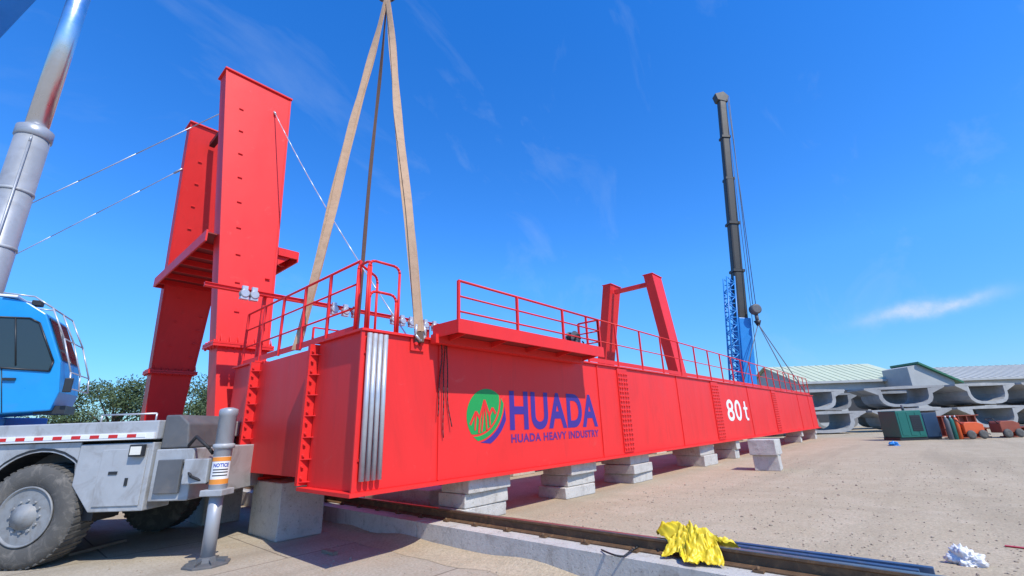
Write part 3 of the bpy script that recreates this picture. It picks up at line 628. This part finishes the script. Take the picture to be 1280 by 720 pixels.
for s in (-1,1):
    for e in (-1,1): mb.tube(q0+V((s*hw,e*hw,0)),q1+V((s*hw,e*hw,0)),.07,n=6)
for k in range(n):
    a,b=q0.lerp(q1,k/n),q0.lerp(q1,(k+1)/n); s=1 if k%2 else -1
    for e in (-1,1):
        mb.tube(a+V((s*hw,e*hw,0)),b+V((-s*hw,e*hw,0)),.05,n=5); mb.tube(a+V((-hw,e*hw,0)),a+V((hw,e*hw,0)),.045,n=5)
fb('lattice_jib',mb,'boomblue')
hp=loc(on_f(945,392,35.6))
for s in (-.12,.12): fb('hoist_rope',MB().tube(h+V((.5,-.4+s,.2)),hp+V((s,0,.8)),.03,n=5),'darkgrey')
fb('hoist_rope',MB().tube(h+V((.4,0,0)),at(.05)+V((1.0,0,0)),.025,n=5),'darkgrey')
HB=thing('hook_block','small dark hook block hanging beside the distant crane boom','hook',W(*(hp-V((0,0,.9)))))
mb=MB(); mb.lathe([(.3,-.3),(.42,-.22),(.42,.22),(.3,.3)],hp+V((0,0,.35)),(0,1,0),20); mb.tube(hp+V((0,0,-.0)),hp+V((0,0,-.7)),.14)
build('sheave_case',mb,'darkgrey',HB,FR); build('hook',MB().tube(hp+V((0,0,-.6)),hp+V((0,0,-1.0)),.28,.12,n=10),'blackpaint',HB,FR)
hw_=W(*(hp-V((0,0,.85))))
for i,q in enumerate(((36.2,5.6,ZT),(33.0,5.7,ZT),(36.2,9.9,ZT))):
    s=tag(build('lifting_sling',MB().tube(hw_,q,.035,n=5),'darkgrey'),['thin dark sling from the distant hook to the girder end, rightmost','thin dark sling from the distant hook, middle of the three','thin dark sling from the distant hook to the far girder, leftmost'][i],'sling')
# ------------------------------------------------------------ background yard
def seg(r,f,z,w,h,label,rz=0,m='precast'):
    t=thing('precast_segment',label,'concrete segment',W(r,f,z),math.atan2(R.y,R.x),'precast concrete segments stored in rows')
    k=w/6; s=h/1.7; mb=MB()
    # curved U trough under a thick deck: outer and inner arcs
    def U(a,rx_,rz0): return (math.cos(a)*rx_,1.46+math.sin(a)*rz0)
    n=10
    for i in range(n):
        a0,a1=math.pi+math.pi*i/n,math.pi+math.pi*(i+1)/n
        sq=lambda a,x_,z_: (math.copysign(abs(math.cos(a))**.55,math.cos(a))*x_,1.47-abs(math.sin(a))**.55*z_)
        mb.prism([(sq(a0,2.05,1.47)[0]*k,0,sq(a0,2.05,1.47)[1]*s),(sq(a1,2.05,1.47)[0]*k,0,sq(a1,2.05,1.47)[1]*s),(sq(a1,1.75,1.25)[0]*k,0,sq(a1,1.75,1.25)[1]*s),(sq(a0,1.75,1.25)[0]*k,0,sq(a0,1.75,1.25)[1]*s)],(0,2.6,0))
    mb.prism([(a*k,0,b*s) for a,b in [(-3,1.5),(0,1.475),(3,1.5),(3,1.64),(0,1.72),(-3,1.64)]],(0,2.6,0))
    for e in (-1,1): mb.prism([(e*3*k,.002,1.498*s),(e*2.03*k,.002,1.05*s),(e*2.0*k,.002,1.485*s)],(0,2.596,0))
    mb.bm.transform(Matrix.Translation((r,f,z))@Matrix.Rotation(rz,4,'Z'))
    build('segment_shell',mb,m,t,FR)
    for e in (.4,1.9): build('bearing_timber',MB().box(r-1.0*k,r+1.0*k,f+e,f+e+.2,z-.08,z-.002),'timber',t,FR)
rows=[(37,[24.6,31.0,37.2,43.4],[2,2,2,2],'front'),(45,[30.4,36.8,43.4,50.6],[2,2,2,2],'rear')]
for f,rs_,ns_,nm in rows:
    for j,r in enumerate(rs_):
        for k in range(ns_[j]):
            lv=['bottom','top'][k]; w0=random.uniform(5.6,6.3); hgt=1.62
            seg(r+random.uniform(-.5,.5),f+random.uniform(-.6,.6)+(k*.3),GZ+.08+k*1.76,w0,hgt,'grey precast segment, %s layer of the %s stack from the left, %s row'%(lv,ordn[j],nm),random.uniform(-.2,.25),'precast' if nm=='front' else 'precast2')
def shed(r0,r1,f0,f1,ev,rg,label,trim,rm='roof'):
    t=thing('warehouse',label,'building',W((r0+r1)/2,(f0+f1)/2,GZ),math.atan2(R.y,R.x)); fm=(f0+f1)/2
    mb=MB(); mb.prism([(r0,f0,GZ),(r0,f1,GZ),(r0,f1,ev),(r0,fm,rg),(r0,f0,ev)],(r1-r0,0,0)); build('wall',mb,'wall',t,FR)
    mb=MB(); n=int((r1-r0)/1.0)
    for (fa_,za,fb_,zb2) in ((f0-.5,ev-.02,fm,rg+.12),(f1+.5,ev-.02,fm,rg+.12)):
        mb.hexa([(r0-.5,fa_,za+.02),(r1+.5,fa_,za+.02),(r1+.5,fb_,zb2),(r0-.5,fb_,zb2),(r0-.5,fa_,za+.12),(r1+.5,fa_,za+.12),(r1+.5,fb_,zb2+.1),(r0-.5,fb_,zb2+.1)])
    for k in range(n):
        x=r0+k*(r1-r0)/n; mb.bar((x,f0-.5,ev+.12),(x,fm,rg+.24),.08,.07,(1,0,0))
    rf=build('roof',mb,rm,t,FR)
    build('fascia',MB().box(r0-.52,r1+.52,f0-.6,f0-.51,ev-.12,ev+.16),trim,rf,FR)
    for k in range(int((r1-r0)/4)):
        x=r0+1.2+k*4; build('doorway',MB().box(x,x+2.4,f0-.03,f0-.004,GZ+.6,ev-1.0),'shade',t,FR)
shed(36,50,58,72,5.6,8.3,'grey walled warehouse with a pale green-yellow roof, right of the distant crane','wall')
t=thing('warehouse','low gabled warehouse end with green trim between the two long roofs','building',W(49,56,GZ),math.atan2(R.y,R.x))
mb=MB(); mb.prism([(46.5,54,GZ),(51.5,54,GZ),(51.5,54,5.1),(48.0,54,7.1),(46.5,54,6.8)],(0,3.9,0)); build('wall',mb,'wall',t,FR)
mb=MB(); mb.hexa([(47.6,53.6,7.12),(52.2,53.6,4.7),(52.2,57.8,4.7),(47.6,57.8,7.12),(47.6,53.6,7.35),(52.2,53.6,4.92),(52.2,57.8,4.92),(47.6,57.8,7.35)]); build('roof',mb,'roofgreen',t,FR)
shed(54.5,98,62,78,5.6,7.9,'long beige roofed warehouse at the right edge','wall','roof2')
gf=loc(on_z(1130,551,GZ)).y
gx0=loc(on_f(1103,540,gf+1.2)).x; gx1=loc(on_f(1158,540,gf)).x; w=gx1-gx0
t=thing('generator','dark green generator container on the far gravel','generator',W((gx0+gx1)/2,gf+.6,GZ),math.atan2(R.y,R.x))
build('housing',MB().box(gx0,gx1,gf,gf+1.2,GZ+.15,GZ+1.5),'green',t,FR,.03)
build('skid',MB().box(gx0-.05,gx1+.05,gf+.05,gf+1.15,GZ,GZ+.148),'blackpaint',t,FR)
for k in range(3): build('door',MB().box(gx0+.1+k*w/3,gx0+w/3-.05+k*w/3,gf-.015,gf-.002,GZ+.25,GZ+1.4),'green',t,FR,.005)
mb=MB().box(gx1-.67,gx1-.12,gf-.022,gf-.016,GZ+.45,GZ+1.25)
for k in range(8): mb.box(gx1-.65,gx1-.14,gf-.035,gf-.02,GZ+.5+k*.09,GZ+.55+k*.09)
build('vent',mb,'blackpaint',t,FR)
build('exhaust',MB().tube((gx1-.4,gf+.6,GZ+1.5),(gx1-.4,gf+.6,GZ+1.8),.06),'darkgrey',t,FR)
t=thing('control_cabinet','dark blue cabinet standing just right of the green generator','cabinet',W(gx1+.55,gf+.5,GZ),math.atan2(R.y,R.x))
build('housing',MB().box(gx1+.15,gx1+.95,gf+.2,gf+1.0,GZ+.1,GZ+1.35),'navy',t,FR,.02)
build('door',MB().box(gx1+.2,gx1+.9,gf+.18,gf+.197,GZ+.15,GZ+1.28),'navy',t,FR,.004); build('foot_frame',MB().box(gx1+.18,gx1+.92,gf+.23,gf+.97,GZ,GZ+.098),'blackpaint',t,FR)
def ibeam(r0,r1,f,z,hh,label,m='brownred'):
    mb=MB(); mb.box(r0,r1,f,f+.5,z,z+.05); mb.box(r0,r1,f,f+.5,z+hh-.05,z+hh); mb.box(r0,r1,f+.2,f+.3,z+.045,z+hh-.045)
    for k in range(6):
        x=r0+(r1-r0)*(k+.5)/6; mb.box(x,x+.04,f+.02,f+.21,z+.045,z+hh-.045)
    return tag(build('steel_beam',mb,m,None,FR),label,'steel beam')
ff=gf+.3; a=loc(on_f(1186,545,ff)).x; b=loc(on_f(1240,545,ff)).x
ibeam(a+.2,b,ff,GZ,.5,'rust red steel beam lying right of the green generator'); ibeam(a+1.2,b+1.8,ff+2.2,GZ,1.15,'tall rust red steel beam lying behind the shorter one at the right')
ibeam(a-.3,a+1.2,ff+3.2,GZ,1.0,'grey steel beam standing just right of the green generator','darkgrey')
ibeam(b+.5,b+2.2,ff-.4,GZ,.5,'short rust red steel beam at the right edge of the yard')
def cart(r,f,label,m='orange'):
    t=thing('wheeled_compressor',label,'compressor',W(r,f,GZ),math.atan2(R.y,R.x))
    build('body',MB().prism([(r-.5,f,GZ+.25),(r+.5,f,GZ+.25),(r+.5,f,GZ+.7),(r+.2,f,GZ+.82),(r-.4,f,GZ+.82),(r-.5,f,GZ+.7)],(0,.6,0)),m,t,FR,.03)
    for s in (-.3,.3): build('wheel',MB().lathe([(.1,0),(.2,.01),(.22,.05),(.2,.1),(.1,.11)],(r+s,f-.12,GZ+.22),(0,1,0),16),'tyre',t,FR)
    build('drawbar',MB().path([(r+.5,f+.3,GZ+.35),(r+1.0,f+.3,GZ+.2)],.03),'darkgrey',t,FR)
    build('handle',MB().path([(r-.5,f+.1,GZ+.7),(r-.7,f+.1,GZ+.95),(r-.7,f+.5,GZ+.95),(r-.5,f+.5,GZ+.7)],.02),'blackpaint',t,FR)
cart(a+.5,ff-1.0,'small orange red wheeled compressor in front of the rust red beams')
cart(b+.2,ff-.9,'small dark red wheeled compressor near the right edge of the yard','brownred')
for i in range(3):
    r=a-.62+i*.24; t=thing('gas_bottle','%s gas bottle standing between the cabinet and the orange compressor'%['leftmost grey','middle green','rightmost orange'][i],'gas bottle',W(r,ff-.8,GZ))
    build('bottle_body',MB().lathe([(.09,0),(.105,.02),(.105,.9),(.07,1.02),(.04,1.06)],(r,ff-.8,GZ),(0,0,1),16),['darkgrey','green','orange'][i],t,FR); build('valve',MB().lathe([(.03,1.06),(.04,1.1),(.03,1.16)],(r,ff-.8,GZ),(0,0,1),10),'pipe',t,FR)
def crumple(name,c,sx,sy,sz,m,label,cat,seed,amp=.45,sub=5):
    mb=MB(); bmesh.ops.create_icosphere(mb.bm,subdivisions=sub,radius=1)
    for v in mb.bm.verts:
        n=v.co.normalized(); k=noise.noise(n*1.7+V((seed,0,0)))*amp+abs(noise.noise(n*4.5+V((seed,3,0))))*amp*.8+abs(noise.noise(n*10+V((seed,3,5))))*amp*.28
        q=n*(.75+k); v.co=V((q.x*sx,q.y*sy,max(q.z,-.25)*sz))
    for f in mb.bm.faces: f.smooth=True
    mb.bm.transform(Matrix.Translation(V(c)+Z*sz*.25)); return tag(build(name,mb,m),label,cat)
p=on_z(1118,557,GZ); crumple('plastic_sheet',p,.3,.2,.14,'boomblue','crumpled blue sheet on gravel before the green generator','sheet',3)
# ------------------------------------------------------------ foreground odds
p=on_z(848,700,.38)
def drape():
    mb=MB(); N=72; g=[]
    for i in range(N):
        row=[]
        for j in range(N):
            s,t_=i/(N-1)-.5,j/(N-1)-.5; an=math.atan2(t_,s); rad=math.hypot(s,t_)*2; ir=1+.25*math.sin(3*an+.5)+.14*math.sin(7*an)
            y=s*.62*ir; x=t_*.46*ir+.03*math.sin(s*9)
            hgt=max(0,.15*(1-abs(x)/.20)) if abs(x)<.20 else 0
            hump=.10*math.exp(-((s-.05)**2*16+t_**2*10))+.12*math.exp(-((s-.32)**2*50+(t_-.1)**2*40))
            f=abs(noise.noise(V((s*6,t_*6,1))))*.12+abs(noise.noise(V((s*13+y,t_*13,5))))*.07+abs(noise.noise(V((s*27,t_*27,9))))*.03
            row.append(mb.bm.verts.new((4.93+x,p.y+y,.312+hgt+hump+f*(1.1-.4*rad))))
        g.append(row)
    for i in range(N-1):
        for j in range(N-1):
            f=mb.bm.faces.new((g[i][j],g[i+1][j],g[i+1][j+1],g[i][j+1])); f.smooth=True
    return mb
tag(build('tarpaulin',drape(),'yellow'),'crumpled bright yellow tarpaulin draped over the rusty rail','tarpaulin')
def squarebar(u0,v0,u1,v1,z,s,m,label,name='steel_tube',cat='steel tube',group=None):
    a,b=on_z(u0,v0,z),on_z(u1,v1,z); return tag(build(name,MB().bar(a,b,s,s,(0,0,1)),m,bevel=.004),label,cat,group)
squarebar(912,680,1168,714,GZ+.035,.06,'bluesteel','blue grey steel tube on the gravel beside the rail, nearer the girder')
squarebar(922,685,1150,717,GZ+.035,.06,'bluesteel','blue grey steel tube on the gravel beside the rail, nearer the camera')
a,b=on_z(966,706,.34),on_z(1120,726,.34)
mb=MB(); mb.bar(a,b,.10,.016,(0,0,1)); mb.bar(a+Z*.055,b+Z*.055,.012,.10,(0,0,1)); mb.bar(a-Z*.055,b-Z*.055,.012,.10,(0,0,1))
for k in range(9): c=a.lerp(b,(k+.5)/9); mb.bar(c-Z*.05+V((-.03,-.0,0)),c+Z*.05+V((-.03,0,0)),.012,.06,(0,1,0))
tag(build('steel_joist',mb,'blackpaint'),'short black ribbed steel joist lying against the rail in the foreground','steel joist')
pts=[]
for k in range(26):
    s=k/25; u=752+s*72; v=688+8*math.sin(s*6)+s*6; q=on_z(u,v,.31); q.z=.315+.02*abs(math.sin(s*8)); pts.append(q)
tag(build('rope',MB().path(pts,.010,6),'blackpaint'),'dark rope lying along the concrete strip left of the yellow tarpaulin','rope')
p=on_z(1208,706,GZ); crumple('plastic_bag',p,.06,.12,.12,'bag','crumpled white plastic bag on the gravel at bottom right','bag',9,.75)
tag(build('red_strap',MB().bar(on_z(1256,682,GZ+.01),on_z(1290,686,GZ+.01),.04,.008,(0,1,0)),'redtape'),'thin red strap lying on gravel at the right edge','strap')
for i,(u,v,l) in enumerate(((120,684,'flat timber plank on the dusty ground nearest the crane wheel'),(412,690,'short timber offcut on the ground beside the large pale block'))):
    c=on_z(u,v,.02); tag(build('timber_plank',MB().cbox((c.x,c.y,.021),(.9 if i==0 else .3,.14 if i==0 else .08,.04),.6+i),'timber',bevel=.004),l,'plank')
# ------------------------------------------------------------ trees
def tree(r,f,hgt,wd,label,m='leaf',n=5200,z0=.0,leaf=.34):
    t=thing('broadleaf_tree',label,'tree',W(r,f,0),0,'trees on the left horizon'); base=W(r,f,0)
    mb=MB(); mb.tube(base,base+Z*hgt*.45,.035*hgt,.022*hgt,8)
    cl=[]
    for k in range(18):
        a=random.random()*6.28; rr_=wd/2*math.sqrt(random.random())*.86; z=hgt*(.30+.56*random.random()*(1-.5*(rr_/(wd/2))**2)); c=base+V((math.cos(a)*rr_,math.sin(a)*rr_,z))
        s=hgt*random.uniform(.13,.21); cl.append((c,s)); mb.tube(base+Z*hgt*.26,c,.012*hgt,.004*hgt,5)
    build('trunk',mb,'trunk',t)
    mb=MB()
    for k in range(n):
        c,s=random.choice(cl); d=V((random.gauss(0,1),random.gauss(0,1),random.gauss(0,1))).normalized()*s*(random.random()**.4)*random.uniform(.8,1.25)
        q=c+V((d.x*1.25,d.y*1.25,d.z*.75)); a=V((random.gauss(0,1),random.gauss(0,1),random.gauss(0,1))).normalized(); b=a.orthogonal().normalized(); l=leaf*random.uniform(.6,1.3)
        mb.bm.faces.new([mb.bm.verts.new(q+a*l*.5),mb.bm.verts.new(q+b*l*.28),mb.bm.verts.new(q-a*l*.5),mb.bm.verts.new(q-b*l*.28)])
    build('crown',mb,m,t,recalc=False)
def rat(u,v): d=ray(u,v); return d.dot(R)/d.dot(F)
tree(rat(148,500)*58,58,10.8,12.5,'wide dark green tree on the horizon left of the far red leg',n=8500)
tree(rat(236,500)*60,60,10.4,10.5,'dark green tree on the horizon showing between the two red legs',n=7500)
tree(rat(100,510)*75,75,8.4,10,'small dark tree on the horizon just right of the blue cab','leaf2',3500)
tree(rat(40,515)*80,80,7.0,10,'low tree under the blue cab on the left horizon','leaf2',2500)
tree(rat(5,515)*80,80,6.6,10,'low tree at the left edge of the horizon','leaf2',2500)
# ------------------------------------------------------------ world, sun, camera
sd=V((-.16,-.84,1.08)).normalized(); el=math.asin(sd.z); az=math.atan2(sd.x,sd.y)
w=bpy.data.worlds.new('World'); SC.world=w; w.use_nodes=True; nt=w.node_tree; bg=nt.nodes['Background']
sky=nt.nodes.new('ShaderNodeTexSky'); sky.sky_type='NISHITA'; sky.sun_disc=False; sky.sun_elevation=el; sky.sun_rotation=az; sky.air_density=1.0; sky.dust_density=.3; sky.ozone_density=2.5
hs=nt.nodes.new('ShaderNodeHueSaturation'); hs.inputs['Saturation'].default_value=1.2
nt.links.new(sky.outputs[0],hs.inputs['Color'])
tc=nt.nodes.new('ShaderNodeTexCoord')
sx=nt.nodes.new('ShaderNodeSeparateXYZ'); nt.links.new(tc.outputs['Generated'],sx.inputs[0])
gr=nt.nodes.new('ShaderNodeValToRGB'); nt.links.new(sx.outputs[2],gr.inputs[0]); e_=gr.color_ramp.elements
e_[0].position=0; e_[0].color=(.54,.84,1.15,1); e_[1].position=.75; e_[1].color=(.44,1.50,2.45,1)
x_=gr.color_ramp.elements.new(.3); x_.color=(.80,1.55,2.30,1)
skyc=mix(nt,1.0,hs.outputs[0],gr.outputs[0],'MULTIPLY')
mp_=nt.nodes.new('ShaderNodeMapping'); nt.links.new(tc.outputs['Generated'],mp_.inputs[0]); mp_.inputs['Rotation'].default_value=(.5,.5,-.35); mp_.inputs['Scale'].default_value=(1.0,5.5,3.8)
cn=nz(nt,1.5,9,.6,mp_.outputs[0],.5); cr_=ramp(nt,cn,((.57,0),(.9,.24)))
o=mix(nt,cr_,skyc,(4.6,5.9,7.4))
c0=ray(1155,386).normalized(); c1=ray(1215,374).normalized(); ax1=(c1-c0).normalized(); ax2=c0.cross(ax1).normalized()
def dotn(vec,src):
    n=nt.nodes.new('ShaderNodeVectorMath'); n.operation='DOT_PRODUCT'; nt.links.new(src,n.inputs[0]); n.inputs[1].default_value=vec; return n.outputs['Value']
def mth(op,a,b=None):
    n=nt.nodes.new('ShaderNodeMath'); n.operation=op
    for i,s in enumerate((a,b)):
        if s is None: continue
        if isinstance(s,(int,float)): n.inputs[i].default_value=s
        else: nt.links.new(s,n.inputs[i])
    return n.outputs[0]
nrm=tc.outputs['Generated']
wn=mth('MULTIPLY',mth('SUBTRACT',nz(nt,14,6,.6,nrm),.5),.034)
A1=mth('MULTIPLY',mth('SUBTRACT',dotn(ax1,nrm),ax1.dot(c0)),1/.075); A2=mth('MULTIPLY',mth('ADD',mth('SUBTRACT',dotn(ax2,nrm),ax2.dot(c0)),wn),1/.010)
e=mth('EXPONENT',mth('MULTIPLY',mth('ADD',mth('POWER',mth('ABSOLUTE',A1),2.6),mth('POWER',mth('ABSOLUTE',A2),2)),-1))
front=mth('GREATER_THAN',dotn(c0,nrm),.5)
e=mth('MULTIPLY',mth('MULTIPLY',e,front),mth('MULTIPLY',nz(nt,30,6,.7,nrm),1.3))
o=mix(nt,e,o,(6.2,6.8,7.6))
nt.links.new(o,bg.inputs['Color']); bg.inputs['Strength'].default_value=.12
sl=bpy.data.lights.new('sun','SUN'); sl.energy=4.9; sl.angle=math.radians(.5); sl.color=(1,.94,.85)
so=bpy.data.objects.new('sun',sl); COL.objects.link(so); so.rotation_euler=sd.to_track_quat('Z','Y').to_euler(); so.location=(0,-10,20)
cd=bpy.data.cameras.new('camera'); cd.lens=FPX/1280*36; cd.sensor_width=36; cd.clip_end=6000; cd.clip_start=.05
co=bpy.data.objects.new('camera',cd); COL.objects.link(co)
mm=Matrix(((rx.x,uy.x,-fc.x,0),(rx.y,uy.y,-fc.y,0),(rx.z,uy.z,-fc.z,H),(0,0,0,1))); co.matrix_world=mm
SC.camera=co
SC.view_settings.view_transform='Standard'; SC.view_settings.look='None'; SC.view_settings.exposure=0
